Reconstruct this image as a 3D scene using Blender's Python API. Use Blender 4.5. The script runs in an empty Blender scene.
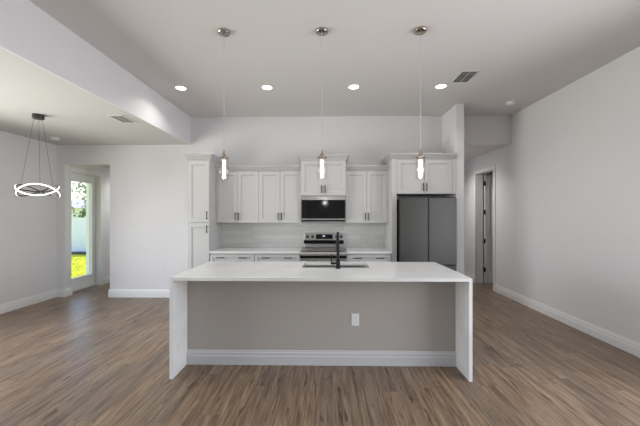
import bpy, bmesh, math, random
from mathutils import Vector, Matrix
C = bpy.context.scene
COL = C.collection
R = math.radians
PI = math.pi
random.seed(7)

# ------------------------------------------------------------------ camera
FPX = 310.0
cd = bpy.data.cameras.new('camera')
cam = bpy.data.objects.new('camera', cd); COL.objects.link(cam)
cd.sensor_width = 36.0
cd.lens = FPX / 640.0 * 36.0
cam.location = (0, 0, 1.5)
cam.rotation_euler = (R(90), 0, R(0.9))
cd.shift_x = -2.1 / 640
cd.shift_y = 2.0 / 640
cd.clip_start = 0.05; cd.clip_end = 300
C.camera = cam

# ------------------------------------------------------------------ view, world, sun, added window daylight
C.view_settings.view_transform = 'Standard'
C.view_settings.look = 'None'
C.view_settings.gamma = 1.0
C.view_settings.use_curve_mapping = False
C.view_settings.exposure = 0.0

w = bpy.data.worlds.new('world'); C.world = w; w.use_nodes = True
nt = w.node_tree
sky = nt.nodes.new('ShaderNodeTexSky')
sky.sky_type = 'NISHITA'; sky.sun_disc = False
sky.sun_elevation = R(50); sky.sun_rotation = R(20); sky.dust_density = 2.0
nt.links.new(sky.outputs[0], nt.nodes['Background'].inputs[0])
nt.nodes['Background'].inputs[1].default_value = 0.5

sd = bpy.data.lights.new('sun', 'SUN'); sd.energy = 4.5; sd.angle = R(1); sd.color = (1, .96, .88)
so = bpy.data.objects.new('sun', sd); COL.objects.link(so)
so.rotation_euler = Vector((-0.25, -0.6, -0.85)).to_track_quat('-Z', 'Y').to_euler()

def area(name, loc, direction, sx, sy, power, color=(1, 1, 1), parent=None, shape='RECTANGLE', spread=PI):
    l = bpy.data.lights.new(name, 'AREA'); l.shape = shape; l.size = sx
    if shape == 'RECTANGLE': l.size_y = sy
    l.energy = power; l.color = color; l.spread = spread
    o = bpy.data.objects.new(name, l); COL.objects.link(o)
    o.location = loc
    o.rotation_euler = Vector(direction).to_track_quat('-Z', 'Y').to_euler()
    if parent: o.parent = parent
    return o
P_REAR, P_LEFT, P_RIGHT, P_CAN, P_LIV, P_PEND, P_HALL = 1, 114, 88, 4.4, 3, 3.5, 13
area('added_daylight_rear_left', (-3.05, -3.97, 1.25), (0, 1, 0), 2.6, 2.2, P_REAR, (.93, .96, 1))  # rear area lights added as daylight from unseen windows
area('added_daylight_rear_right', (2.2, -3.97, 1.25), (0, 1, 0), 1.6, 2.2, P_REAR, (.93, .96, 1))
area('added_daylight_left', (-4.98, 2.4, 1.25), (1, 0, 0), 2.8, 2.2, P_LEFT, (.955, .96, 1), spread=R(150))  # area light added to brighten the dining side, at an unseen window
area('added_daylight_right', (3.34, 1.3, 1.35), (-1, 0, 0), 2.6, 2.2, P_RIGHT, (.955, .96, 1), spread=R(150))  # added fill for surfaces facing right, set at an unseen window

# ------------------------------------------------------------------ materials
def mat(name, color, rough=.5, metal=0.0, **kw):
    m = bpy.data.materials.new(name); m.use_nodes = True
    b = m.node_tree.nodes['Principled BSDF']
    b.inputs['Base Color'].default_value = (*color, 1)
    b.inputs['Roughness'].default_value = rough
    b.inputs['Metallic'].default_value = metal
    for k, v in kw.items():
        b.inputs[k.replace('_', ' ')].default_value = v
    return m
def nodes(m): return m.node_tree.nodes, m.node_tree.links, m.node_tree.nodes['Principled BSDF']
def noise_bump(m, scale, strength, dist=.01, stretch=(1, 1, 1)):
    n, l, b = nodes(m)
    tc = n.new('ShaderNodeTexCoord'); mp = n.new('ShaderNodeMapping'); mp.inputs['Scale'].default_value = stretch
    t = n.new('ShaderNodeTexNoise'); t.inputs['Scale'].default_value = scale; t.inputs['Detail'].default_value = 4
    bp = n.new('ShaderNodeBump'); bp.inputs['Strength'].default_value = strength; bp.inputs['Distance'].default_value = dist
    l.new(tc.outputs['Object'], mp.inputs[0]); l.new(mp.outputs[0], t.inputs[0])
    l.new(t.outputs[0], bp.inputs['Height']); l.new(bp.outputs[0], b.inputs['Normal'])
    return m
def noise_color(m, scale, c1, c2, stretch=(1, 1, 1), lo=.35, hi=.65, detail=4):
    n, l, b = nodes(m)
    tc = n.new('ShaderNodeTexCoord'); mp = n.new('ShaderNodeMapping'); mp.inputs['Scale'].default_value = stretch
    t = n.new('ShaderNodeTexNoise'); t.inputs['Scale'].default_value = scale; t.inputs['Detail'].default_value = detail
    r = n.new('ShaderNodeValToRGB')
    r.color_ramp.elements[0].position = lo; r.color_ramp.elements[0].color = (*c1, 1)
    r.color_ramp.elements[1].position = hi; r.color_ramp.elements[1].color = (*c2, 1)
    l.new(tc.outputs['Object'], mp.inputs[0]); l.new(mp.outputs[0], t.inputs[0]); l.new(t.outputs[0], r.inputs[0])
    l.new(r.outputs[0], b.inputs['Base Color'])
    return m

M = {}
M['wall'] = noise_bump(mat('wall_paint', (.775, .765, .782), .75), 120, .06)
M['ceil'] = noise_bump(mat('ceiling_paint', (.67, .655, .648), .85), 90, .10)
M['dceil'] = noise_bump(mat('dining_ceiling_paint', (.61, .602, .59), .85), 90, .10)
M['trim'] = mat('trim_paint', (.84, .84, .84), .35)
M['cab'] = noise_bump(mat('cabinet_paint', (.545, .54, .54), .38), 60, .01)
M['island'] = noise_bump(mat('island_shaded_wall_paint', (.40, .367, .333), .7), 120, .05)  # wall paint with the island front's shade mixed into a darker tone
M['black'] = mat('black_metal', (.005, .005, .005), .5, 0, Specular_IOR_Level=.25)
M['bglass'] = mat('black_glass', (.006, .006, .007), .08, Specular_IOR_Level=.3)
M['darkgap'] = mat('appliance_black', (.006, .006, .006), .8, Specular_IOR_Level=.1)
M['steel'] = noise_bump(mat('stainless_steel', (.56, .55, .54), .28, 1.0), 40, .03, .002, (1, 1, 30))
M['fridge'] = noise_bump(mat('dark_stainless_steel', (.085, .083, .080), .36, 1.0), 40, .03, .002, (30, 30, 1))
M['nickel'] = mat('brushed_nickel', (.50, .45, .40), .22, 1.0)
M['cord'] = mat('grey_cord', (.62, .62, .62), .4, .3)
M['plastic'] = mat('white_plastic', (.80, .80, .79), .4)
M['plate'] = mat('wall_plate_plastic', (.77, .765, .76), .4)
M['vent'] = mat('vent_paint', (.70, .70, .69), .5)
M['ventdark'] = mat('duct_dark', (.06, .06, .06), .9)
M['gmetal'] = mat('graphite_metal', (.06, .06, .065), .4, .5)
M['quartz'] = noise_color(mat('white_quartz', (.8, .8, .8), .16), 2.2, (.70, .70, .695), (.76, .76, .755), lo=.42, hi=.56, detail=9)
M['vinyl'] = mat('fence_vinyl', (.74, .77, .86), .5)
M['mulch'] = noise_color(mat('dark_mulch', (.03, .02, .02), .95), 30, (.02, .016, .014), (.09, .06, .05))
M['lawn'] = noise_color(mat('lawn', (.4, .5, .05), .9), 9, (.42, .46, .03), (.62, .60, .05))
M['grass'] = noise_color(mat('grass_blades', (.4, .5, .05), .8), 3, (.44, .52, .03), (.72, .70, .06))
M['bark'] = noise_color(mat('bark', (.1, .07, .05), .9), 12, (.06, .045, .03), (.17, .12, .08), (1, 1, .2))
M['leaf'] = noise_color(mat('leaves', (.08, .16, .04), .6), 2, (.05, .11, .03), (.16, .26, .07))
M['roof'] = noise_color(mat('roof_shingle', (.35, .34, .38), .9), 8, (.30, .29, .33), (.44, .43, .47))
M['stucco'] = noise_bump(mat('stucco', (.75, .74, .72), .9), 50, .2)
M['slab'] = mat('concrete', (.45, .44, .42), .9)

def emis(name, color, s):
    m = bpy.data.materials.new(name); m.use_nodes = True
    n, l, b = nodes(m)
    b.inputs['Base Color'].default_value = (.8, .8, .8, 1)
    b.inputs['Emission Color'].default_value = (*color, 1); b.inputs['Emission Strength'].default_value = s
    return m
M['can_glow'] = emis('recessed_diffuser', (1, .98, .94), 8)
M['led'] = emis('led_strip_diffuser', (1, .99, .97), 3)
M['display'] = emis('range_clock', (.5, .8, 1), .6)

# crystal light core with bubbles: brighter and dimmer seeds
m = emis('bubble_crystal_core', (1, .99, .97), 1.0); n, l, b = nodes(m)
tc = n.new('ShaderNodeTexCoord'); v = n.new('ShaderNodeTexVoronoi'); v.inputs['Scale'].default_value = 90
mr = n.new('ShaderNodeMapRange'); mr.inputs[1].default_value = 0; mr.inputs[2].default_value = .9
mr.inputs[3].default_value = 1.25; mr.inputs[4].default_value = .6
l.new(tc.outputs['Object'], v.inputs[0]); l.new(v.outputs['Distance'], mr.inputs[0]); l.new(mr.outputs[0], b.inputs['Emission Strength'])
M['core'] = m

def thin_glass(name, ior=1.45, tint=(1, 1, 1)):
    m = bpy.data.materials.new(name); m.use_nodes = True
    n = m.node_tree.nodes; l = m.node_tree.links
    n.remove(n['Principled BSDF'])
    tr = n.new('ShaderNodeBsdfTransparent'); tr.inputs[0].default_value = (*tint, 1)
    gl = n.new('ShaderNodeBsdfGlossy'); gl.inputs['Roughness'].default_value = .02
    fr = n.new('ShaderNodeFresnel'); fr.inputs[0].default_value = ior
    mx = n.new('ShaderNodeMixShader')
    ge = n.new('ShaderNodeNewGeometry'); sb = n.new('ShaderNodeMath'); sb.operation = 'SUBTRACT'; sb.inputs[0].default_value = 1
    ml = n.new('ShaderNodeMath'); ml.operation = 'MULTIPLY'
    l.new(ge.outputs['Backfacing'], sb.inputs[1]); l.new(sb.outputs[0], ml.inputs[0]); l.new(fr.outputs[0], ml.inputs[1])
    l.new(ml.outputs[0], mx.inputs[0]); l.new(tr.outputs[0], mx.inputs[1]); l.new(gl.outputs[0], mx.inputs[2])
    l.new(mx.outputs[0], n['Material Output'].inputs[0])
    return m
M['glass'] = thin_glass('window_glass')
M['tube'] = thin_glass('pendant_glass', 1.5, (.98, .98, .98))

# wood plank floor, planks along Y
m = mat('vinyl_plank_floor', (.3, .2, .15), .36); n, l, b = nodes(m)
tc = n.new('ShaderNodeTexCoord')
def math_(op, a, bb=None):
    q = n.new('ShaderNodeMath'); q.operation = op
    for i, s_ in enumerate((a, bb)):
        if s_ is None: continue
        if isinstance(s_, (int, float)): q.inputs[i].default_value = s_
        else: l.new(s_, q.inputs[i])
    return q.outputs[0]
sep = n.new('ShaderNodeSeparateXYZ'); l.new(tc.outputs['Object'], sep.inputs[0])
PWID, PLEN = .178, 1.22
xr = math_('DIVIDE', math_('ADD', sep.outputs[0], 20.03), PWID); row = math_('FLOOR', xr); fx = math_('FRACT', xr)
wn = n.new('ShaderNodeTexWhiteNoise'); wn.noise_dimensions = '1D'; l.new(row, wn.inputs['W'])
yr = math_('ADD', math_('DIVIDE', math_('ADD', sep.outputs[1], 20), PLEN), wn.outputs['Value']); pid = math_('FLOOR', yr); fy = math_('FRACT', yr)
c2 = n.new('ShaderNodeCombineXYZ'); l.new(row, c2.inputs[0]); l.new(pid, c2.inputs[1])
wn2 = n.new('ShaderNodeTexWhiteNoise'); wn2.noise_dimensions = '2D'; l.new(c2.outputs[0], wn2.inputs['Vector'])
tone = wn2.outputs['Value']
seam = math_('MAXIMUM', math_('LESS_THAN', fx, .008), math_('LESS_THAN', fy, .0014))
mul = math_('MULTIPLY', tone, 31.7)
ya = math_('ADD', sep.outputs[1], mul)
cmb = n.new('ShaderNodeCombineXYZ'); l.new(sep.outputs[0], cmb.inputs[0]); l.new(ya, cmb.inputs[1]); l.new(mul, cmb.inputs[2])
def grain(sx, sy, scale, detail, dist, rough=.6):
    mp2 = n.new('ShaderNodeMapping'); mp2.inputs['Scale'].default_value = (sx, sy, 1); l.new(cmb.outputs[0], mp2.inputs[0])
    t = n.new('ShaderNodeTexNoise'); t.inputs['Scale'].default_value = scale; t.inputs['Detail'].default_value = detail
    t.inputs['Distortion'].default_value = dist; t.inputs['Roughness'].default_value = rough
    l.new(mp2.outputs[0], t.inputs[0]); return t
g1 = grain(12, 1.0, 1.7, 8, .5); g2 = grain(70, 1.6, 1.4, 6, .1); g3 = grain(17, 2.6, 1.3, 3, .5)
r1 = n.new('ShaderNodeValToRGB'); e = r1.color_ramp.elements
e[0].position = .30; e[0].color = (.120, .081, .053, 1); e[1].position = .72; e[1].color = (.33, .245, .172, 1)
x = e.new(.5); x.color = (.232, .165, .113, 1)
l.new(g1.outputs[0], r1.inputs[0])
def mix(kind, fac, a, bb):
    q = n.new('ShaderNodeMix'); q.data_type = 'RGBA'; q.blend_type = kind
    if isinstance(fac, float): q.inputs[0].default_value = fac
    else: l.new(fac, q.inputs[0])
    for i, s in ((6, a), (7, bb)):
        if isinstance(s, tuple): q.inputs[i].default_value = s
        else: l.new(s, q.inputs[i])
    return q.outputs[2]
r2 = n.new('ShaderNodeValToRGB'); r2.color_ramp.elements[0].position = .33; r2.color_ramp.elements[0].color = (.52, .49, .46, 1)
r2.color_ramp.elements[1].position = .62; r2.color_ramp.elements[1].color = (1.1, 1.1, 1.1, 1); l.new(g2.outputs[0], r2.inputs[0])
r3 = n.new('ShaderNodeValToRGB'); r3.color_ramp.elements[0].position = .30; r3.color_ramp.elements[0].color = (.40, .34, .29, 1)
r3.color_ramp.elements[1].position = .385; r3.color_ramp.elements[1].color = (1, 1, 1, 1); l.new(g3.outputs[0], r3.inputs[0])
r4 = n.new('ShaderNodeValToRGB'); r4.color_ramp.elements[0].color = (.86, .88, .92, 1); r4.color_ramp.elements[1].color = (1.12, 1.08, 1.02, 1); l.new(tone, r4.inputs[0])
c = mix('MULTIPLY', 1.0, r1.outputs[0], r2.outputs[0]); c = mix('MULTIPLY', 1.0, c, r3.outputs[0]); c = mix('MULTIPLY', 1.0, c, r4.outputs[0])
c = mix('MIX', seam, c, (.07, .05, .04, 1))
l.new(c, b.inputs['Base Color'])
bp = n.new('ShaderNodeBump'); bp.inputs['Strength'].default_value = .12; bp.inputs['Distance'].default_value = .004
l.new(g2.outputs[0], bp.inputs['Height']); l.new(bp.outputs[0], b.inputs['Normal'])
M['floor'] = m

# backsplash: glossy subway tile
m = mat('subway_tile', (.6, .6, .57), .12); n, l, b = nodes(m)
tc = n.new('ShaderNodeTexCoord'); mp = n.new('ShaderNodeMapping'); mp.inputs['Rotation'].default_value = (R(90), 0, 0)
br = n.new('ShaderNodeTexBrick'); br.inputs['Scale'].default_value = 1; br.inputs['Brick Width'].default_value = .305
br.inputs['Row Height'].default_value = .076; br.inputs['Mortar Size'].default_value = .0022; br.inputs['Mortar Smooth'].default_value = .2
br.inputs['Color1'].default_value = (.55, .55, .53, 1); br.inputs['Color2'].default_value = (.64, .64, .62, 1); br.inputs['Mortar'].default_value = (.45, .45, .43, 1)
l.new(tc.outputs['Object'], mp.inputs[0]); l.new(mp.outputs[0], br.inputs[0]); l.new(br.outputs['Color'], b.inputs['Base Color'])
ns = n.new('ShaderNodeTexNoise'); ns.inputs['Scale'].default_value = 9; l.new(tc.outputs['Object'], ns.inputs[0])
ad = n.new('ShaderNodeMath'); ad.operation = 'MULTIPLY_ADD'; ad.inputs[1].default_value = -.6
l.new(br.outputs['Fac'], ad.inputs[0]); l.new(ns.outputs[0], ad.inputs[2])
bp = n.new('ShaderNodeBump'); bp.inputs['Strength'].default_value = .35; bp.inputs['Distance'].default_value = .006
l.new(ad.outputs[0], bp.inputs['Height']); l.new(bp.outputs[0], b.inputs['Normal'])
M['tile'] = m

# ------------------------------------------------------------------ helpers
def box(bm, x0, x1, y0, y1, z0, z1):
    if x0 > x1: x0, x1 = x1, x0
    if y0 > y1: y0, y1 = y1, y0
    v = [bm.verts.new((x, y, z)) for x in (x0, x1) for y in (y0, y1) for z in (z0, z1)]
    for f in ((0, 1, 3, 2), (4, 6, 7, 5), (0, 4, 5, 1), (2, 3, 7, 6), (0, 2, 6, 4), (1, 5, 7, 3)):
        bm.faces.new([v[i] for i in f])
    return v
def loops(bm, rings, caps=(True, True), closed=True):
    vs = [[bm.verts.new(p) for p in r] for r in rings]
    n = len(rings[0])
    for a, b in zip(vs, vs[1:]):
        for i in range(n if closed else n - 1):
            j = (i + 1) % n
            bm.faces.new((a[i], a[j], b[j], b[i]))
    if caps[0]: bm.faces.new(vs[0][::-1])
    if caps[1]: bm.faces.new(vs[-1])
    return vs
def lathe(bm, prof, seg=28, cx=0, cy=0, caps=(True, True)):
    loops(bm, [[(cx + r * math.cos(2 * PI * k / seg), cy + r * math.sin(2 * PI * k / seg), z) for k in range(seg)] for r, z in prof], caps)
def tube(bm, pts, rad, seg=12):
    pts = [Vector(p) for p in pts]
    rads = rad if isinstance(rad, (list, tuple)) else [rad] * len(pts)
    rings = []; up = None
    for i, p in enumerate(pts):
        t = (pts[min(i + 1, len(pts) - 1)] - pts[max(i - 1, 0)]).normalized()
        if up is None:
            a = Vector((0, 0, 1)) if abs(t.z) < .9 else Vector((1, 0, 0))
            u = t.cross(a).normalized()
        else:
            u = (up - t * up.dot(t)).normalized()
        up = u; w_ = t.cross(u)
        rings.append([tuple(p + (u * math.cos(2 * PI * k / seg) + w_ * math.sin(2 * PI * k / seg)) * rads[i]) for k in range(seg)])
    loops(bm, rings)
def obj(name, bm, m, parent=None, bevel=0, smooth=False, label=None, loc=None):
    bmesh.ops.recalc_face_normals(bm, faces=bm.faces)
    me = bpy.data.meshes.new(name); bm.to_mesh(me); bm.free()
    o = bpy.data.objects.new(name, me); COL.objects.link(o)
    for mm in (m if isinstance(m, (list, tuple)) else [m]): me.materials.append(mm)
    if parent: o.parent = parent
    if loc: o.location = loc
    if label: o['label'] = label
    if smooth:
        for p in me.polygons: p.use_smooth = True
        try:
            me.set_sharp_from_angle(angle=R(35))
        except Exception: pass
    if bevel:
        md = o.modifiers.new('bevel', 'BEVEL'); md.width = bevel; md.segments = 2; md.limit_method = 'ANGLE'
    return o
def B(name, dims, m, parent=None, bevel=0, label=None):
    bm = bmesh.new()
    for d in (dims if isinstance(dims[0], (list, tuple)) else [dims]): box(bm, *d)
    return obj(name, bm, m, parent, bevel, label=label)
def tag(o, label, cat, group=None, kind=None):
    o['label'] = label; o['category'] = cat
    if group: o['group'] = group
    if kind: o['kind'] = kind
    return o
def thing(name, label, cat, loc=(0, 0, 0), rotz=0, group=None, kind=None):
    o = bpy.data.objects.new(name, None); COL.objects.link(o)
    o.location = loc; o.rotation_euler = (0, 0, rotz); o.empty_display_size = .1
    return tag(o, label, cat, group, kind)
def struct(name, dims, m, label, cat, bevel=0):
    o = B(name, dims, m, None, bevel); return tag(o, label, cat, None, 'structure')
def copy_tree(root, loc=None, rotz=None, label=None):
    def cp(o, par):
        c = o.copy(); COL.objects.link(c)
        if par: c.parent = par
        for ch in list(o.children): cp(ch, c)
        return c
    r = cp(root, None)
    if loc is not None: r.location = loc
    if rotz is not None: r.rotation_euler = (0, 0, rotz)
    if label: r['label'] = label
    return r

# ------------------------------------------------------------------ dimensions
XL, XR = -4.95, 3.30          # side walls
YB, YF = 5.60, -4.0           # back wall face, rear wall
ZC, ZD = 3.28, 2.78           # kitchen ceiling, dining / hall ceiling
XB = -2.484                   # beam face
OX0, OX1, OZ = -4.80, -3.965, 2.43      # opening to the vestibule
VX = -4.86                    # vestibule outer wall face
SX0, SX1, SY = 2.069, 2.196, 5.0        # wall stub beside the fridge

# ------------------------------------------------------------------ setting
struct('floor', (-5.15, 5.4, -4.15, 9.2, -.12, 0), M['floor'], 'brown wood-look plank floor running towards the kitchen', 'floor')
struct('ceiling', [(XB, XR + .15, YF - .15, YB + .15, ZC, ZC + .12)], M['ceil'], 'high flat pale grey kitchen ceiling', 'ceiling')
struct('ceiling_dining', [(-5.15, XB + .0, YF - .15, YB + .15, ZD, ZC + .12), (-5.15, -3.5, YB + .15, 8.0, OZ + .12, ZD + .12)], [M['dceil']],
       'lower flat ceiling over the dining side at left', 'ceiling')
struct('ceiling_hall', [(SX1, 5.4, YB + .15, 9.2, ZD, ZD + .12), (XR + .14, 5.4, 4.9, YB + .15, ZD, ZD + .12)], M['ceil'], 'low ceiling of the hallway at right behind the header', 'ceiling')
struct('trim_1', [(XB - .001, XB + .012, YF, YB, ZD - .001, ZC)], M['wall'], 'painted face of the dropped beam between dining and kitchen ceilings', 'beam')

# left wall with added off-frame window, vestibule part with the glazed door opening
DY0, DY1, DZ = 5.79, 6.56, 2.34
struct('wall_left', [(-5.15, XL, YF, .95, 0, ZD), (-5.15, XL, 3.85, YB + .15, 0, ZD), (-5.15, XL, .95, 3.85, 0, .15), (-5.15, XL, .95, 3.85, 2.35, ZD),
                     (-5.15, VX, YB + .15, DY0, 0, ZD), (-5.15, VX, DY1, 8.0, 0, ZD), (-5.15, VX, DY0, DY1, DZ, ZD)], M['wall'],
       'light grey left wall of the dining side', 'wall')
struct('wall_back', [(XL, OX0, YB, YB + .15, 0, ZD), (OX1, XB + .0, YB, YB + .15, 0, ZD), (OX0, OX1, YB, YB + .15, OZ, ZD),
                     (XB, SX0, YB, YB + .15, 0, ZC), (SX0, SX1, SY, 9.2, 0, ZD), (SX0, SX1, SY, YB + .15, ZD, ZC), (SX1, XR, YB, YB + .15, ZD, ZC)], M['wall'],
       'light grey back wall behind the kitchen with doorway at left and header at right', 'wall')
struct('wall_vestibule', [(OX1, OX1 + .12, YB + .15, 8.0, 0, OZ + .12), (VX, OX1, 7.9, 8.0, 0, OZ + .12)], M['wall'], 'light grey vestibule wall beyond the dining doorway', 'wall')
HY0, HY1, HZ = 6.18, 6.90, 2.407   # hall door opening in the right wall
struct('wall_right', [(XR, XR + .14, YF, 0, 0, ZC), (XR, XR + .14, 2.6, HY0, 0, ZC), (XR, XR + .14, 0, 2.6, 0, .25), (XR, XR + .14, 0, 2.6, 2.45, ZC), (XR, XR + .14, HY1, 9.2, 0, ZC), (XR, XR + .14, HY0, HY1, HZ, ZC)], M['wall'],
       'long light grey right wall running into the hallway', 'wall')
struct('wall_hall', [(SX1, 5.4, 9.1, 9.2, 0, ZD), (5.3, 5.4, 5.0, 9.1, 0, ZD), (XR + .14, 5.4, 4.9, 5.0, 0, ZD)], M['wall'], 'light grey walls at the end of the hallway and in the side room', 'wall')
struct('wall_front', [(-5.15, -4.35, YF - .15, YF, 0, ZC), (-1.75, 1.4, YF - .15, YF, 0, ZC), (3.0, XR + .14, YF - .15, YF, 0, ZC)] +
       [(a, b_, YF - .15, YF, z0, z1) for a, b_ in ((-4.35, -1.75), (1.4, 3.0)) for z0, z1 in ((0, .15), (2.35, ZC))], M['wall'],
       'light grey wall behind the camera with two added windows', 'wall')

# skirting: stepped profile
BP = [(.018, 0), (.018, .085), (.013, .095), (.013, .118), (.008, .128), (.005, .145), (0, .145)]
def skirting(name, segs, label):
    """segs: (p0, p1, n) ; n = direction out of the wall"""
    bm = bmesh.new()
    for p0, p1, n_ in segs:
        prof = [(0, 0)] + BP
        r = []
        for p in (p0, p1):
            r.append([(p[0] + n_[0] * d, p[1] + n_[1] * d, z) for d, z in prof[:-1]] + [(p[0], p[1], .145)])
        loops(bm, r)
    return tag(obj(name, bm, M['trim']), label, 'baseboard', None, 'structure')
skirting('baseboard_left', [((XL, YF), (XL, YB), (1, 0)), ((VX, DY1 + .075), (VX, 7.9), (1, 0))], 'white stepped baseboard along the left wall')
skirting('baseboard_back', [((XL, YB), (OX0 + .018, YB), (0, -1)), ((OX0, YB), (OX0, YB + .15), (1, 0)), ((OX1 - .018, YB), (-2.53, YB), (0, -1)), ((OX1, YB), (OX1, 7.9), (-1, 0)), ((VX, 7.9), (OX1, 7.9), (0, -1))],
         'white stepped baseboard along the dining back wall')
skirting('baseboard_right', [((XR, YF), (XR, HY0 - .075), (-1, 0)), ((XR, HY1 + .075), (XR, 9.1), (-1, 0)), ((SX1, SY), (SX1, 9.1), (1, 0))], 'white stepped baseboard along the right wall')

# door casings
def casing(name, x, nx, y0, y1, z1, wd, depth0, label):
    bm = bmesh.new(); t = .016
    for d, ww in ((t, wd), (t + .005, wd * .45)):
        xa, xb = x, x + nx * d
        box(bm, xa, xb, y0 - ww, y0, 0, z1 + ww); box(bm, xa, xb, y1, y1 + ww, 0, z1 + ww); box(bm, xa, xb, y0, y1, z1, z1 + ww)
    # jamb lining
    box(bm, x, depth0, y0, y0 + .012, 0, z1); box(bm, x, depth0, y1 - .012, y1, 0, z1); box(bm, x, depth0, y0, y1, z1 - .012, z1)
    return tag(obj(name, bm, M['trim']), label, 'door casing', None, 'structure')
casing('trim_2', XR, -1, HY0, HY1, HZ, .062, XR + .14, 'white casing around the open hallway door')
bm = bmesh.new()
box(bm, VX, VX + .018, DY1, DY1 + .07, 0, DZ + .07); box(bm, VX, VX + .018, YB + .152, DY1, DZ, DZ + .07)
box(bm, -5.15, VX, DY1 - .012, DY1, 0, DZ); box(bm, -5.15, VX, DY0, DY0 + .012, 0, DZ); box(bm, -5.15, VX, DY0, DY1, DZ - .012, DZ)
tag(obj('trim_3', bm, M['trim']), 'white casing around the glazed exterior door', 'door casing', None, 'structure')

# glazed exterior door
d1 = thing('door_1', 'white exterior door with tall clear glass pane looking onto the lawn', 'door', (-4.97, DY0 + .012, 0), 0, None, 'structure')
W_, H_ = DY1 - DY0 - .024, DZ - .014
gy0, gy1, gz0, gz1 = .09, W_ - .098, .255, 2.17
bm = bmesh.new()
box(bm, -.022, .022, .002, gy0, .02, H_); box(bm, -.022, .022, gy1, W_ - .002, .02, H_)
box(bm, -.022, .022, gy0, gy1, .02, gz0); box(bm, -.022, .022, gy0, gy1, gz1, H_)
obj('leaf', bm, M['trim'], d1, .002)
bm = bmesh.new()
for s in (-1, 1):
    a, b_ = (.022, .032) if s > 0 else (-.032, -.022)
    box(bm, a, b_, gy0 - .02, gy0 + .008, gz0 - .02, gz1 + .02); box(bm, a, b_, gy1 - .008, gy1 + .02, gz0 - .02, gz1 + .02)
    box(bm, a, b_, gy0 + .008, gy1 - .008, gz0 - .02, gz0 + .008); box(bm, a, b_, gy0 + .008, gy1 - .008, gz1 - .008, gz1 + .02)
obj('glazing_bead', bm, M['trim'], d1)
B('glass_pane', (-.004, .004, gy0 + .001, gy1 - .001, gz0 + .001, gz1 - .001), M['glass'], d1)
B('threshold', (-.10, .10, 0, W_, 0, .018), M['steel'], d1)

# open hallway door, hinged on the far jamb, swung into the side room
d2 = thing('door_2', 'white two-panel hallway door standing open with black hinges', 'door', (XR + .168, HY1 - .022, 0), 0, None, 'structure')
def panel_leaf(w_, h_, t, panels):
    bm = bmesh.new()
    us = sorted({0, w_} | {p[0] for p in panels} | {p[1] for p in panels}); vs = sorted({.012, h_} | {p[2] for p in panels} | {p[3] for p in panels})
    for i in range(len(us) - 1):
        for j in range(len(vs) - 1):
            pan = any(p[0] <= us[i] < p[1] and p[2] <= vs[j] < p[3] for p in panels)
            if not pan:
                box(bm, us[i], us[i + 1], -t / 2, t / 2, vs[j], vs[j + 1])
            else:
                def rg(o, y): return [(us[i] + o, y, vs[j] + o), (us[i + 1] - o, y, vs[j] + o), (us[i + 1] - o, y, vs[j + 1] - o), (us[i] + o, y, vs[j + 1] - o)]
                loops(bm, [rg(0, -t / 2), rg(.012, -t / 2 + .009), (rg(.035, -t / 2 + .009)), rg(.055, -t / 2 + .003)], (False, True))
                loops(bm, [rg(0, t / 2), rg(.012, t / 2 - .009), (rg(.035, t / 2 - .009)), rg(.055, t / 2 - .003)], (False, True))
    return bm
obj('leaf', panel_leaf(.69, 2.385, .036, [(.11, .58, .25, .80), (.11, .58, 1.02, 2.24)]), M['trim'], d2)
for z in (.30, .93, 1.56, 2.19):
    bm = bmesh.new(); lathe(bm, [(.008, z - .05), (.008, z + .05)], 10, -.004, -.024); box(bm, -.026, .012, -.021, -.0185, z - .05, z + .05)
    obj('hinge', bm, M['black'], d2)
bm = bmesh.new(); tube(bm, [(.63, -.018, .95), (.63, -.065, .95)], .01); tube(bm, [(.63, -.06, .95), (.53, -.06, .95)], .009)
tube(bm, [(.63, .018, .95), (.63, .065, .95)], .01); tube(bm, [(.63, .06, .95), (.53, .06, .95)], .009)
obj('door_handle', bm, M['black'], d2, 0, True)

# unseen windows, added to let daylight in
def win(name, dims, rails, label):
    t = thing(name, label, 'window', (0, 0, 0), 0, None, 'structure')
    B('window_frame', rails, M['trim'], t); B('glass_pane', dims, M['glass'], t)
win('added_window_1', (-5.085, -5.08, 1.0, 3.8, .2, 2.3), [(-5.11, -5.05, .95, 1.0, .15, 2.35), (-5.11, -5.05, 3.8, 3.85, .15, 2.35), (-5.11, -5.05, 1.0, 3.8, .15, .2), (-5.11, -5.05, 1.0, 3.8, 2.3, 2.35), (-5.11, -5.05, 2.375, 2.425, .2, 2.3)],
    'added wide white-framed window in the left wall, out of view')
win('added_window_4', (XR + .10, XR + .105, .05, 2.55, .3, 2.4), [(XR + .07, XR + .13, 0, .05, .25, 2.45), (XR + .07, XR + .13, 2.55, 2.6, .25, 2.45), (XR + .07, XR + .13, .05, 2.55, .25, .3), (XR + .07, XR + .13, .05, 2.55, 2.4, 2.45)],
    'added wide white-framed window in the right wall, out of view')
for nm, a, b_, lab in (('added_window_2', -4.35, -1.75, 'added wide white-framed window behind the camera at left'), ('added_window_3', 1.4, 3.0, 'added white-framed window behind the camera at right')):
    win(nm, (a + .05, b_ - .05, -4.085, -4.08, .2, 2.3), [(a, a + .05, -4.11, -4.05, .15, 2.35), (b_ - .05, b_, -4.11, -4.05, .15, 2.35), (a + .05, b_ - .05, -4.11, -4.05, .15, .2), (a + .05, b_ - .05, -4.11, -4.05, 2.3, 2.35)], lab)

# tile backsplash, thin tiled layer on the back wall
struct('trim_4', [(-1.93, 1.06, YB - .009, YB, .914, 1.42)], M['tile'], 'glossy pale grey subway tile backsplash between counter and wall cabinets', 'backsplash')

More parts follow.
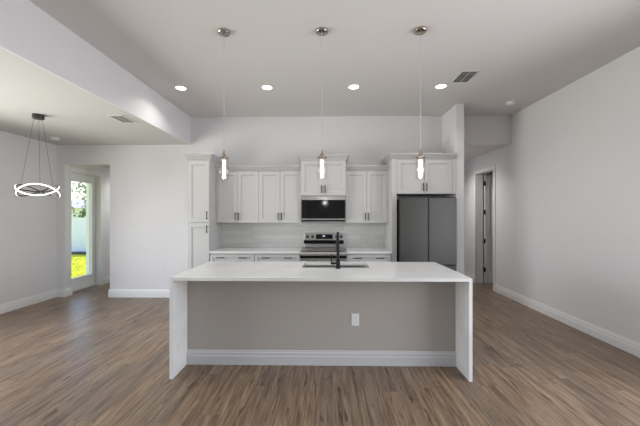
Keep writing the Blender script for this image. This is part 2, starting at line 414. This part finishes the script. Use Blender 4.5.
# ------------------------------------------------------------------ cabinets
def shaker(w_, h_, t=.02, fr=.062):
    """door in local XZ, front towards -Y, origin lower left at back"""
    bm = bmesh.new()
    def rg(o, y): return [(o, y, o), (w_ - o, y, o), (w_ - o, y, h_ - o), (o, y, h_ - o)]
    f = min(fr, h_ * .28)
    loops(bm, [rg(0, 0), rg(0, -t + .0015), rg(.0015, -t), rg(f, -t), rg(f + .003, -t + .008), rg(f + .014, -t + .009), rg(f + .016, -t + .013)])
    return bm
def pull(length=.13, vertical=True, t=.02):
    bm = bmesh.new(); h = length / 2; r = .0068; d = t + .030
    def P(a, y): return (0, -y, a) if vertical else (a, -y, 0)
    tube(bm, [P(-h, d), P(h, d)], r, 10)
    for s in (-1, 1): tube(bm, [P(s * (h - .018), t - .001), P(s * (h - .018), d)], r * .85, 8)
    return bm
def door(par, x, z, w_, h_, y=0, handle=None, name='door', hl=.13):
    """handle: list of (dx,dz,vertical)"""
    d = obj(name, shaker(w_, h_), M['cab'], par, 0); d.location = (x, y, z)
    for hx, hz, vert in (handle or []):
        hd = obj('handle', pull(hl, vert), M['black'], d, 0, True); hd.location = (hx, 0, hz)
    return d
def crown(par, x0, x1, yf, yb, z0, h, proj, left=True, right=True):
    prof = [(0.0, z0), (.004, z0), (.010, z0 + h * .12), (proj * .35, z0 + h * .34), (proj * .62, z0 + h * .60), (proj * .72, z0 + h * .74), (proj, z0 + h * .80), (proj, z0 + h), (0, z0 + h)]
    bm = bmesh.new()
    rings = []
    for o, z in prof:
        a = o if left else 0; c_ = o if right else 0
        rings.append([(x0 - a, yb, z), (x0 - a, yf - o, z), (x1 + c_, yf - o, z), (x1 + c_, yb, z)])
    loops(bm, rings, (True, True), True)
    return obj('crown', bm, M['cab'], par)

G = .004
def wall_cab(name, label, x0, x1, yf, z0, z1, ndoor=2, cz=.08, left=False, right=False, proj=.07, dz1=None, group=None, inset=0.0, inset_r=0.0):
    """yf = front face of doors"""
    t = thing(name, label, 'cabinet', (x0, yf, 0), 0, group)
    w_ = x1 - x0; D = YB - yf
    B('body', (0.0008, w_ - .0008, .0205, D - .001, z0, z1), M['cab'], t)
    dtop = (dz1 or z1) - .006
    a, b_ = inset, w_ - inset_r
    dw = (b_ - a) / ndoor
    for i in range(ndoor):
        hx = (dw - .03) if (i % 2 == 0) else .027
        door(t, a + i * dw + G / 2, z0 + .003, dw - G, dtop - z0 - .003, .0195, [(hx, .105, True)])
    crown(t, 0.0008, w_ - .0008, .012, D - .002, z1, cz, proj, left, right)
    return t

YP = 4.985   # tall / base door fronts
YU = 5.265   # wall cabinet door fronts
YC = 5.17    # over-microwave cabinet front
# tall pantry
px0, px1 = -2.262, -1.898
pt = thing('pantry_cabinet', 'tall narrow white pantry cabinet with two stacked doors at the left end', 'cabinet', (px0, YP, 0))
pw = px1 - px0; PD = YB - YP
B('body', (0, pw, .0205, PD - .001, .10, 2.40), M['cab'], pt)
B('toe_kick', (.0, pw, .08, PD - .001, 0, .0995), M['cab'], pt)
door(pt, .008, 1.385, pw - .016, 2.375 - 1.385, .0195, [(pw - .045, .11, True)])
door(pt, .008, .115, pw - .016, 1.37 - .115, .0195, [(pw - .045, 1.255 - .10, True)])
crown(pt, 0, pw, .012, PD - .002, 2.40, .09, .06)

g = 'white wall cabinets beside the microwave'
ux = [-1.896, -1.165, -.434, .314, 1.035]
wall_cab('wall_cabinet', 'white two-door wall cabinet next to the tall pantry', ux[0], ux[1], YU, 1.367, 2.255, group=g, dz1=2.25)
wall_cab('wall_cabinet', 'white two-door wall cabinet immediately left of the microwave', ux[1], ux[2], YU, 1.367, 2.255, group=g, dz1=2.25)
wall_cab('wall_cabinet', 'short white two-door cabinet directly above the microwave', ux[2] + .0, ux[3], YC, 1.822, 2.41, cz=.09, left=True, right=True, proj=.06)
wall_cab('wall_cabinet', 'white two-door wall cabinet between the microwave and the refrigerator', ux[3], ux[4], YU, 1.367, 2.255, group=g, dz1=2.25)
# fridge enclosure
fx0, fx1 = 1.037, SX0 - .002
fc = wall_cab('refrigerator_cabinet', 'deep white cabinet with two doors above the refrigerator and a full-height side panel', fx0, fx1, YP, 1.838, 2.395, cz=.085, left=True, right=False, proj=.06, inset=.085, inset_r=.065)
B('side_panel', (.0008, .082, .004, YB - YP - .001, 0, 1.837), M['cab'], fc)
for a, b_ in ((.0008, .083), (fx1 - fx0 - .063, fx1 - fx0 - .001)): B('filler_strip', (a, b_, .002, .0198, 1.838, 2.395), M['cab'], fc)

# base cabinets
def base_cab(label, x0, x1):
    t = thing('base_cabinet', label, 'cabinet', (x0, YP, 0), 0, 'white base cabinets under the wall counter')
    w_ = x1 - x0; D = YB - YP
    B('body', (0.001, w_ - .001, .0205, D - .001, .10, .883), M['cab'], t)
    B('toe_kick', (0.001, w_ - .001, .08, D - .001, 0, .0995), M['cab'], t)
    door(t, .004, .70, w_ - .008, .160, .0195, [(w_ * .235, .110, False), (w_ * .735, .110, False)], 'drawer')
    door(t, .004, .41, w_ - .008, .295, .0195, [(w_ * .235, .2, False), (w_ * .735, .2, False)], 'drawer')
    door(t, .004, .11, w_ - .008, .295, .0195, [(w_ * .235, .2, False), (w_ * .735, .2, False)], 'drawer')
    return t
base_cab('white drawer base cabinet beside the tall pantry', -1.893, -1.168)
base_cab('white drawer base cabinet immediately left of the range', -1.168, -.436)
base_cab('white drawer base cabinet between the range and the refrigerator', .321, 1.034)
tag(B('worktop', (-1.895, -.434, YP - .035, YB - .010, .884, .914), M['quartz'], None, .002), 'white quartz worktop on the base cabinets left of the range', 'worktop')
tag(B('worktop', (.319, 1.034, YP - .035, YB - .010, .884, .914), M['quartz'], None, .002), 'short white quartz worktop between range and refrigerator', 'worktop')

# ------------------------------------------------------------------ microwave
mx0, mx1 = ux[2] + .012, ux[3] - .012
mw = thing('microwave', 'black glass and stainless over-the-range microwave', 'microwave', (mx0, 5.185, 1.395))
mww = mx1 - mx0; mh = .424
B('body', (0, mww, .035, YB - 5.185 - .002, 0, mh), M['gmetal'], mw, .003)
B('vent_grille', [(0, mww, .008, .0345, mh - .068, mh)], M['steel'], mw, .003)
B('door', (0, mww, 0, .034, .045, mh - .070), M['bglass'], mw, .003, 'black glass door')
B('door_window', (.05, mww - .20, -.002, .001, .10, mh - .11), M['bglass'], mw, .002)
B('lower_trim', (0, mww, -.001, .034, .024, .043), M['steel'], mw, .001)
B('underside_panel', (.0, mww, .012, .0345, 0, .022), M['darkgap'], mw)

# ------------------------------------------------------------------ range
rx0, rx1 = -.4316, .3165
rw = rx1 - rx0
rg_ = thing('range', 'freestanding stainless range with black glass cooktop and backguard knobs', 'stove', (rx0, 4.955, 0))
RD = YB - .011 - 4.955
B('body', (0.002, rw - .002, .045, RD, .02, .885), M['steel'], rg_)
B('cooktop', (0.0, rw, .046, RD - .05, .886, .916), M['bglass'], rg_, .004, 'black glass cooktop')
bm = bmesh.new()
loops(bm, [[(x_, .045, .90), (x_, .03, .914), (x_, .012, .904), (x_, 0, .875), (x_, .0, .848), (x_, .0445, .848)] for x_ in (0.0, rw)])
obj('front_trim', bm, M['steel'], rg_, 0)
B('control_gap', (0.006, rw - .006, .02, .044, .805, .8475), M['darkgap'], rg_)
od = B('oven_door', (0.004, rw - .004, .005, .044, .22, .803), M['steel'], rg_, .004)
B('oven_window', (.10, rw - .10, .001, .006, .36, .68), M['bglass'], od)
bm = bmesh.new()
tube(bm, [(.04, -.045, .755), (rw - .04, -.045, .755)], .012, 12)
for x_ in (.07, rw - .07): tube(bm, [(x_, -.045, .755), (x_, .006, .755)], .009, 8)
obj('handle', bm, M['steel'], od, 0, True)
B('storage_drawer', (0.004, rw - .004, .008, .044, .05, .21), M['steel'], rg_, .004)
for x_, y_, r_ in ((.2, .17, .11), (.56, .17, .09), (.2, .40, .08), (.56, .40, .10)):
    bm = bmesh.new(); lathe(bm, [(r_, .9162), (r_, .9168), (r_ - .004, .9168), (r_ - .004, .9162)], 36, x_, y_, (False, False)); obj('burner_ring', bm, M['gmetal'], rg_)
bgo = B('backguard', [(0.022, rw - .022, RD - .045, RD, .917, 1.175)], M['steel'], rg_, .004)
B('glass_strip', (0.020, rw - .020, RD - .050, RD - .0455, .985, 1.050), M['bglass'], bgo, 0, 'black glass strip')
B('display', (.235, .535, RD - .050, RD - .0455, 1.072, 1.155), M['bglass'], bgo, .002, 'black display panel')
B('clock', (.355, .395, RD - .0512, RD - .0502, 1.115, 1.133), M['display'], bgo)
for x_ in (.085, .175, .605, .685):
    bm = bmesh.new(); lathe(bm, [(.029, 0), (.028, .006), (.021, .008), (.019, .026), (.016, .028)], 20); box(bm, -.003, .003, -.018, .018, .026, .031)
    bmesh.ops.rotate(bm, verts=bm.verts, cent=(0, 0, 0), matrix=Matrix.Rotation(R(90), 3, 'X'))
    k = obj('knob', bm, M['gmetal'], bgo, 0, True); k.location = (x_, RD - .0455, 1.113)

# ------------------------------------------------------------------ refrigerator
FY = 4.80
ax0 = 1.124; ax1 = 1.998
fr = thing('refrigerator', 'dark stainless french-door refrigerator in the cabinet niche', 'refrigerator', (ax0, FY, 0))
aw = ax1 - ax0
B('body', (0.012, aw - .004, .072, YB - FY - .03, .03, 1.757), M['darkgap'], fr, .004, 'black refrigerator body')
cx_ = aw * .505
def fdoor(nm, x0, x1, z0, z1): 
    return B(nm, (x0, x1, 0, .062, z0, z1), M['fridge'], fr, .006)
for nm, a, b_ in (('door', 0.004, cx_ - .003), ('door', cx_ + .003, aw - .002)):
    dd = fdoor(nm, a, b_, .73, 1.766)
    B('pocket_handle', ((b_ - .016 if a < .1 else a + .002), (b_ - .002 if a < .1 else a + .016), -.0015, .0, .76, 1.70), M['gmetal'], dd)
for z0, z1 in ((.07, .40), (.408, .722)):
    dd = fdoor('drawer', 0.004, aw - .002, z0, z1)
    B('pocket_handle', (.03, aw - .03, -.0015, 0, z1 - .03, z1 - .012), M['gmetal'], dd)
for a in (.02, aw - .10): B('hinge_cover', (a, a + .08, .07, .15, 1.7575, 1.775), M['darkgap'], fr, .003)
B('foot_grille', (0.03, aw - .03, .03, .07, .0, .06), M['darkgap'], fr)

# ------------------------------------------------------------------ island
IX0, IX1, IY0, IY1, IZ = -1.439, 1.309, 2.81, 3.79, .929
PY = 3.105
wt = thing('island_worktop', 'white quartz island worktop with waterfall sides', 'worktop', (0, 0, 0))
sx0, sx1, sy0, sy1 = -.275, .465, 3.365, 3.71
bm = bmesh.new()
xs = [IX0, sx0, sx1, IX1]; ys = [IY0, sy0, sy1, IY1]
def grid(z, flip):
    vv = {(i, j): bm.verts.new((xs[i], ys[j], z)) for i in range(4) for j in range(4)}
    for i in range(3):
        for j in range(3):
            if i == 1 and j == 1: continue
            bm.faces.new([vv[i, j], vv[i + 1, j], vv[i + 1, j + 1], vv[i, j + 1]])
    return vv
va = grid(IZ, 0); vb = grid(IZ - .03, 1)
ring = [(0, 0), (1, 0), (2, 0), (3, 0), (3, 1), (3, 2), (3, 3), (2, 3), (1, 3), (0, 3), (0, 2), (0, 1)]
for r_ in (ring, [(1, 1), (2, 1), (2, 2), (1, 2)]):
    for k in range(len(r_)):
        p, q = r_[k], r_[(k + 1) % len(r_)]
        bm.faces.new([va[p], va[q], vb[q], vb[p]])
obj('slab', bm, M['quartz'], wt)
B('waterfall_side', (IX0, IX0 + .03, IY0, IY1, 0, IZ - .0302), M['quartz'], wt)
B('waterfall_side', (IX1 - .03, IX1, IY0, IY1, 0, IZ - .0302), M['quartz'], wt)

ib = thing('island_cabinet', 'island base in wall paint darkened for shade, with white baseboard under the waterfall worktop', 'cabinet', (0, 0, 0))
ia, ic = IX0 + .0305, IX1 - .0305
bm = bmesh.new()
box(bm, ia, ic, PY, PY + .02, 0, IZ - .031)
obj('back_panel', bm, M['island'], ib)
# carcass as open box around the sink
B('body', [(ia, sx0 - .02, PY + .0205, IY1 - .045, .1, IZ - .031), (sx1 + .02, ic, PY + .0205, IY1 - .045, .1, IZ - .031),
           (sx0 - .02, sx1 + .02, PY + .0205, IY1 - .045, .1, .60), (sx0 - .02, sx1 + .02, PY + .0205, sy0 - .05, .6, IZ - .031)], M['cab'], ib)
B('toe_kick', (ia, ic, PY + .03, IY1 - .11, 0, .0995), M['cab'], ib)
bm = bmesh.new()
loops(bm, [[(x_, PY - d, z) for d, z in [(0, 0)] + BP[:-1]] + [(x_, PY, .145)] for x_ in (ia, ic)])
obj('baseboard', bm, M['cab'], ib, 0, False, 'white stepped baseboard')  # white trim in reality; greyer cabinet paint stands for the shade here
nd = 6; dw = (ic - ia) / nd
for i in range(nd):
    d = obj('door', shaker(dw - .004, .77), M['cab'], ib); d.location = (ia + (i + 1) * dw - .002, IY1 - .0445, .115); d.rotation_euler = (0, 0, PI)
    hd = obj('handle', pull(.13, True), M['black'], d, 0, True); hd.location = ((dw - .03) if i % 2 == 0 else .027, 0, .67)

# sink
sk = thing('kitchen_sink', 'undermount stainless sink set in the island worktop', 'sink', ((sx0 + sx1) / 2, (sy0 + sy1) / 2, IZ - .0305))
hw, hh = (sx1 - sx0) / 2, (sy1 - sy0) / 2
def rr(w_, h_, r_, z, n_=5):
    o = []
    for cx, cy, a0 in ((w_ - r_, h_ - r_, 0), (-w_ + r_, h_ - r_, 90), (-w_ + r_, -h_ + r_, 180), (w_ - r_, -h_ + r_, 270)):
        for k in range(n_): o.append((cx + r_ * math.cos(R(a0 + 90 * k / (n_ - 1))), cy + r_ * math.sin(R(a0 + 90 * k / (n_ - 1))), z))
    return o
bm = bmesh.new()
loops(bm, [rr(hw + .018, hh + .018, .03, -.001), rr(hw + .004, hh + .004, .02, -.001), rr(hw + .002, hh + .002, .02, -.19), rr(hw - .03, hh - .03, .03, -.215), rr(.05, .05, .045, -.222)], (False, True))
o = obj('basin', bm, M['steel'], sk, 0, True)
md = o.modifiers.new('thick', 'SOLIDIFY'); md.thickness = .0015
bm = bmesh.new(); lathe(bm, [(.043, -.2215), (.043, -.2185), (.034, -.2175), (.03, -.2205), (.0, -.2205)][:4], 24); obj('drain', bm, M['nickel'], sk, 0, True)

# faucet: spout arches away from the camera over the sink
fa = thing('faucet', 'tall matte black kitchen faucet with side lever on the island', 'faucet', (.118, 3.315, IZ))
bm = bmesh.new(); lathe(bm, [(.027, 0), (.027, .006), (.024, .010), (.023, .085), (.020, .092)], 24); obj('base', bm, M['black'], fa, 0, True)
bm = bmesh.new(); pts = [(0, 0, .09), (0, 0, .18), (0, 0, .30)]
for k in range(1, 13):
    a = PI * k / 12; pts.append((0, .075 - .075 * math.cos(a), .30 + .075 * math.sin(a)))
pts.append((0, .15, .27))
tube(bm, pts, [.018, .015, .0135] + [.0135] * 13, 16); obj('spout', bm, M['black'], fa, 0, True)
bm = bmesh.new(); tube(bm, [(0, .15, .272), (0, .15, .25), (0, .15, .17), (0, .15, .16)], [.015, .018, .018, .014], 16); obj('spray_head', bm, M['black'], fa, 0, True)
bm = bmesh.new(); tube(bm, [(-.02, 0, .055), (-.078, 0, .055)], .014, 14); tube(bm, [(-.070, 0, .055), (-.072, 0, .10), (-.073, 0, .155)], [.007, .0055, .005], 10); obj('lever', bm, M['black'], fa, 0, True)

# ------------------------------------------------------------------ outlets and switches
def outlet(label, loc, rotz, kind='outlet'):
    t = thing('power_outlet' if kind == 'outlet' else 'light_switch', label, kind, loc, rotz)
    B('cover_plate', (-.038, .038, -.006, -.0005, -.06, .06), M['plate'], t, .002)
    if kind == 'outlet':
        for z in (-.022, .022):
            s = B('socket', (-.016, .016, -.008, -.0055, z - .014, z + .014), M['plate'], t, .002)
            B('slots', [(-.008, -.006, -.0083, -.0078, z - .002, z + .008), (.006, .008, -.0083, -.0078, z - .002, z + .008), (-.002, .002, -.0083, -.0078, z - .010, z - .006)], M['ventdark'], s)
    else:
        B('rocker', (-.017, .017, -.010, -.0055, -.033, .033), M['plate'], t, .002)
    return t
outlet('white outlet on the front panel of the island', (.283, PY, .454), 0)
outlet('white outlet low on the left wall', (XL, 4.80, .47), R(90))
outlet('white outlet low on the dining back wall near the island', (-2.945, YB, .50), 0)
outlet('white outlet low on the long right wall', (XR, 5.02, .48), R(-90))
outlet('white rocker switch on the dining back wall beside the doorway', (-3.60, YB, 1.19), 0, 'switch')
outlet('white rocker switch on the hallway wall past the door casing', (XR, 7.25, 1.42), R(-90), 'switch')
# thermostat-like sensor on the wall stub, facing the kitchen (above the refrigerator cabinet)
t = thing('motion_sensor', 'small white sensor high on the wall end above the refrigerator', 'sensor', (SX0, 5.33, 2.78), R(-90))
B('housing', (-.035, .035, -.03, -.0005, -.05, .05), M['plastic'], t, .008)
B('lens', (-.02, .02, -.034, -.0305, -.035, .0), M['vent'], t, .003)

# ------------------------------------------------------------------ pendants
def make_pendant(label, loc):
    t = thing('pendant_light', label, 'pendant light', loc, 0, 'pendants over the island')
    bm = bmesh.new(); lathe(bm, [(.060, 0), (.060, -.018), (.055, -.024), (.012, -.028), (.010, -.045), (.004, -.048)], 32); obj('canopy', bm, M['nickel'], t, 0, True)
    top = 2.10 - ZC
    bm = bmesh.new(); lathe(bm, [(.0035, -.046), (.0035, top)], 8); obj('cord', bm, M['cord'], t)
    bm = bmesh.new(); lathe(bm, [(.004, top + .03), (.008, top + .008), (.022, top - .02), (.024, top - .060), (.021, top - .064)], 24); obj('socket', bm, M['nickel'], t, 0, True)
    bm = bmesh.new(); lathe(bm, [(.045, top - .045), (.045, top - .255)], 32, caps=(False, False)); 
    o = obj('glass_shade', bm, M['tube'], t, 0, True); md = o.modifiers.new('s', 'SOLIDIFY'); md.thickness = .003
    bm = bmesh.new(); lathe(bm, [(.006, top - .0645), (.021, top - .068), (.0175, top - .08), (.0175, top - .225), (.015, top - .236), (.010, top - .240)], 24); obj('crystal_core', bm, M['core'], t, 0, True)
    bm = bmesh.new(); lathe(bm, [(.0225, top - .040), (.0455, top - .040), (.0455, top - .044), (.0225, top - .044)], 28, caps=(False, False)); obj('shade_ring', bm, M['nickel'], t, 0, True)
    l = bpy.data.lights.new('pendant_lamp', 'POINT'); l.energy = P_PEND; l.shadow_soft_size = .04; l.color = (1, .97, .93)
    o = bpy.data.objects.new('pendant_lamp', l); COL.objects.link(o); o.parent = t; o.location = (0, 0, top - .31)
    return t
pp = make_pendant('leftmost of the three slim pendant lights over the island', (-.998, 2.99, ZC))
copy_tree(pp, (-.048, 2.99, ZC), None, 'middle one of the three slim pendant lights over the island')
copy_tree(pp, (.897, 2.99, ZC), None, 'rightmost of the three slim pendant lights over the island')

# ------------------------------------------------------------------ recessed lights
def make_can(label, loc, power):
    t = thing('recessed_light', label, 'ceiling light', loc, 0, 'recessed lights in the kitchen ceiling')
    bm = bmesh.new(); lathe(bm, [(.088, 0), (.088, -.004), (.078, -.007), (.066, -.005), (.066, 0)], 32, caps=(False, False)); obj('trim_ring', bm, M['plastic'], t, 0, True)
    bm = bmesh.new(); lathe(bm, [(.066, -.001), (.066, -.0035), (.05, -.0045)], 32); obj('diffuser', bm, M['can_glow'], t, 0, True)
    area('can_lamp', (0, 0, -.012), (0, 0, -1), .13, .13, power, (1, .98, .95), t, 'DISK', R(135))
    return t
names = ['leftmost recessed light nearest the beam', 'recessed light between left and middle pendants', 'recessed light between middle and right pendants', 'rightmost recessed light in front of the refrigerator']
c0 = None
for lab, x_ in zip(names, (-2.045, -.835, .373, 1.575)):
    if c0 is None: c0 = make_can('round ' + lab, (x_, 4.31, ZC), P_CAN)
    else: copy_tree(c0, (x_, 4.31, ZC), None, 'round ' + lab)
c1 = None  # living area cans added out of view for extra light
for x_, y_ in ((-1.4, 1.6), (1.9, 1.6), (-1.4, -1.6), (1.9, -1.6)):
    if c1 is None: c1 = c = make_can('added round recessed light in the living area ceiling, out of view', (x_, y_, ZC), P_LIV)
    else: c = copy_tree(c1, (x_, y_, ZC), None, 'added round recessed light in the living area ceiling, out of view')
    c['group'] = 'recessed lights added out of view'
c = make_can('added round recessed light in the vestibule ceiling beyond the doorway', (-4.4, 7.2, OZ + .12), 7)  # unseen can added to brighten the vestibule
c = make_can('round recessed light in the hallway ceiling behind the wall end', (2.60, 6.65, ZD), P_HALL); del c['group']

# ------------------------------------------------------------------ ceiling vents and detectors
def vent(label, loc, w_, d_, nsl, dark):
    t = thing('ceiling_vent', label, 'vent', loc)
    f = .022
    B('frame', [(-w_ / 2, w_ / 2, -d_ / 2, -d_ / 2 + f, -.008, -.0005), (-w_ / 2, w_ / 2, d_ / 2 - f, d_ / 2, -.008, -.0005),
                (-w_ / 2, -w_ / 2 + f, -d_ / 2 + f, d_ / 2 - f, -.008, -.0005), (w_ / 2 - f, w_ / 2, -d_ / 2 + f, d_ / 2 - f, -.008, -.0005)], M['vent'], t, .001)
    B('duct_opening', (-w_ / 2 + f, w_ / 2 - f, -d_ / 2 + f, d_ / 2 - f, -.002, -.0006), M['ventdark'], t)
    bm = bmesh.new()
    n_ = nsl
    for k in range(n_):
        yy = -d_ / 2 + f + (d_ - 2 * f) * (k + .5) / n_
        hwd = (d_ - 2 * f) / n_ * (.22 if dark else .38)
        za, zb = (-.0075, -.003)
        v_ = [(-w_ / 2 + f, yy - hwd, za), (w_ / 2 - f, yy - hwd, za), (w_ / 2 - f, yy + hwd, zb), (-w_ / 2 + f, yy + hwd, zb)]
        loops(bm, [v_, [(a, b_, c_ + .001) for a, b_, c_ in v_]])
    box(bm, -.003, .003, -d_ / 2 + f, d_ / 2 - f, -.009, -.0076)
    obj('louvres', bm, M['vent'], t)
    return t
vent('dark slatted vent in the kitchen ceiling at right', (1.775, 4.02, ZC), .24, .36, 9, True)
vent('pale slatted vent in the lower dining ceiling', (-2.72, 4.09, ZD), .22, .34, 10, False)
def detector(label, loc, r_=.07):
    t = thing('smoke_detector', label, 'smoke detector', loc)
    bm = bmesh.new(); lathe(bm, [(r_, -.0005), (r_, -.012), (r_ * .96, -.016)], 32); obj('base_plate', bm, M['plastic'], t, 0, True)
    bm = bmesh.new(); lathe(bm, [(r_ * .86, -.0162), (r_ * .84, -.032), (r_ * .7, -.040), (r_ * .2, -.042)], 32); obj('cover', bm, M['plastic'], t, 0, True)
    return t
detector('round white smoke detector on the kitchen ceiling near the right wall', (2.90, 4.93, ZC), .075)
detector('round white smoke detector on the dining ceiling behind the chandelier', (-4.50, 5.05, ZD), .07)

# ------------------------------------------------------------------ chandelier
CHX, CHY, CHZ = -3.685, 3.90, 1.812
ch = thing('chandelier', 'wavy LED ring chandelier hanging on three wires over the dining area', 'chandelier', (CHX, CHY, ZD))
bm = bmesh.new(); lathe(bm, [(.062, -.0005), (.062, -.05), (.058, -.054)], 36); obj('canopy', bm, M['gmetal'], ch, 0, True)
zc = CHZ - ZD
face = math.atan2(-CHY, -CHX)          # towards the viewer side
f0 = face - R(6)
A_, RC = .070, .202
N_ = 240
def strand(rin, rout, h, m_, nm, label=None):
    bm = bmesh.new(); rings = []
    for k in range(N_):
        u = 4 * PI * k / N_
        z = zc + A_ * math.cos(1.5 * u); rad = RC + .006 * math.sin(1.5 * u)
        a = u + f0; c_, s_ = math.cos(a), math.sin(a)
        rings.append([((rad + rin) * c_, (rad + rin) * s_, z - h), ((rad + rout) * c_, (rad + rout) * s_, z - h), ((rad + rout) * c_, (rad + rout) * s_, z + h), ((rad + rin) * c_, (rad + rin) * s_, z + h)])
    rings.append(rings[0])
    loops(bm, rings, (False, False))
    bmesh.ops.remove_doubles(bm, verts=bm.verts, dist=1e-6)
    return obj(nm, bm, m_, ch, 0, True, label)
strand(.0015, .008, .0062, M['led'], 'light_strip', 'glowing white strip')
strand(-.008, .001, .0075, M['gmetal'], 'ring_frame', 'dark metal ring frame')
for k in range(3):
    a = f0 + R(60 + 120 * k); ex, ey = (RC - .01) * math.cos(a), (RC - .01) * math.sin(a)
    bm = bmesh.new(); tube(bm, [(0, 0, zc - .02), (ex, ey, zc)], .0075, 10); obj('spoke', bm, M['gmetal'], ch)
    bm = bmesh.new(); tube(bm, [(.045 * math.cos(a), .045 * math.sin(a), -.053), (ex * .93, ey * .93, zc)], .0016, 6); obj('suspension_wire', bm, M['gmetal'], ch)
bm = bmesh.new(); lathe(bm, [(.018, zc - .032), (.018, zc - .008)], 16); obj('hub', bm, M['gmetal'], ch)

# ------------------------------------------------------------------ outside the glazed door
GZ = -.15
struct('ground', [(-45, -5.16, -12, 60, GZ - .1, GZ), (-5.16, 20, 9.3, 60, GZ - .1, GZ)], M['lawn'], 'sunlit yellow-green lawn outside the glazed door', 'lawn')
bm = bmesh.new()
for k in range(9000):
    y_ = random.uniform(7.2, 12.6); x_ = -y_ * random.uniform(.70, .92)
    a = random.uniform(0, PI); h = random.uniform(.03, .07); w2 = .006
    dx, dy = math.cos(a) * w2, math.sin(a) * w2
    lx, ly = random.uniform(-.02, .02), random.uniform(-.02, .02)
    bm.faces.new([bm.verts.new((x_ - dx, y_ - dy, GZ)), bm.verts.new((x_ + dx, y_ + dy, GZ)), bm.verts.new((x_ + lx, y_ + ly, GZ + h))])
tag(obj('lawn_grass', bm, M['grass']), 'short yellow-green grass blades growing on the lawn', 'grass', None, 'stuff')
mb = bmesh.new()
lx = [-17 + k * .5 for k in range(23)]
vg = [[mb.verts.new((x_, y_, GZ + (.0 if j in (0, 4) else .05 + random.uniform(0, .05)))) for x_ in lx] for j, y_ in enumerate((12.70, 12.78, 12.92, 13.03, 13.08))]
for a, b_ in zip(vg, vg[1:]):
    for i in range(len(lx) - 1): mb.faces.new((a[i], a[i + 1], b_[i + 1], b_[i]))
tag(obj('mulch_bed', mb, M['mulch']), 'dark mulch strip at the foot of the fence', 'mulch', None, 'stuff')
fn = thing('vinyl_fence', 'tall pale vinyl privacy fence across the back of the lawn', 'fence', (-11.5, 13.15, GZ))
FH = 1.53
for s in range(5):
    xa = -6 + s * 2.4
    bm = bmesh.new()
    for k in range(14):
        x_ = xa + .06 + k * (2.28 / 14); box(bm, x_ + .003, x_ + 2.28 / 14 - .003, -.012, .012, .06, FH - .06)
    p = obj('panel', bm, M['vinyl'], fn)
    B('rail', [(xa + .06, xa + 2.34, -.022, .022, FH - .10, FH)], M['vinyl'], fn); B('rail', [(xa + .06, xa + 2.34, -.022, .022, .02, .14)], M['vinyl'], fn)
for s in range(6):
    B('post', [(-6 + s * 2.4 - .06, -6 + s * 2.4 + .06, -.06, .06, 0, FH + .04), (-6 + s * 2.4 - .07, -6 + s * 2.4 + .07, -.07, .07, FH + .04, FH + .06)], M['vinyl'], fn)
def tree(loc, h, r_, label, nl=2600, seed=1):
    rnd = random.Random(seed)
    t = thing('tree', label, 'tree', loc)
    bm = bmesh.new(); tube(bm, [(0, 0, 0), (.05, 0, h * .3), (-.05, .03, h * .6), (0, 0, h * .85)], [.12, .09, .06, .03], 8)
    tips = []
    for k in range(16):
        a = rnd.uniform(0, 2 * PI); z0 = h * rnd.uniform(.25, .7); q = Vector((math.cos(a) * r_ * rnd.uniform(.5, 1), math.sin(a) * r_ * rnd.uniform(.5, 1), z0 + rnd.uniform(.1, .45) * h))
        tube(bm, [(0, 0, z0), tuple(q * .5 + Vector((0, 0, z0 * .5 + .1))), tuple(q)], [.04, .025, .01], 6); tips.append(q); tips.append(q * .6 + Vector((0, 0, z0 * .4)))
    obj('trunk', bm, M['bark'], t)
    bm = bmesh.new()
    for k in range(nl):
        c_ = rnd.choice(tips) + Vector((rnd.gauss(0, .26), rnd.gauss(0, .26), rnd.gauss(0, .2)))
        u = Vector((rnd.uniform(-1, 1), rnd.uniform(-1, 1), rnd.uniform(-1, 1))).normalized(); v_ = u.orthogonal().normalized()
        s_ = rnd.uniform(.05, .09)
        bm.faces.new([bm.verts.new(c_ - u * s_), bm.verts.new(c_ + v_ * s_ * .5), bm.verts.new(c_ + u * s_), bm.verts.new(c_ - v_ * s_ * .5)])
    obj('foliage', bm, M['leaf'], t)
tree((-12.6, 17.0, GZ), 3.2, .95, 'green leafy tree rising behind the fence', seed=3)
nh = thing('neighbor_house', 'distant house with grey shingle roof beyond the fence', 'house', (-25.5, 30, GZ))
B('wall', (-5, 5, 0, 8, 0, 2.3), M['stucco'], nh)
bm = bmesh.new(); loops(bm, [[(-5.4, -.4, 2.3), (5.4, -.4, 2.3), (5.4, 8.4, 2.3), (-5.4, 8.4, 2.3)], [(-2, 4, 3.4), (2, 4, 3.4), (2, 4.1, 3.4), (-2, 4.1, 3.4)]]); obj('roof', bm, M['roof'], nh)
B('window', [(-3, -2, -.03, 0, .9, 2.0), (1.5, 2.8, -.03, 0, .9, 2.0)], M['bglass'], nh)
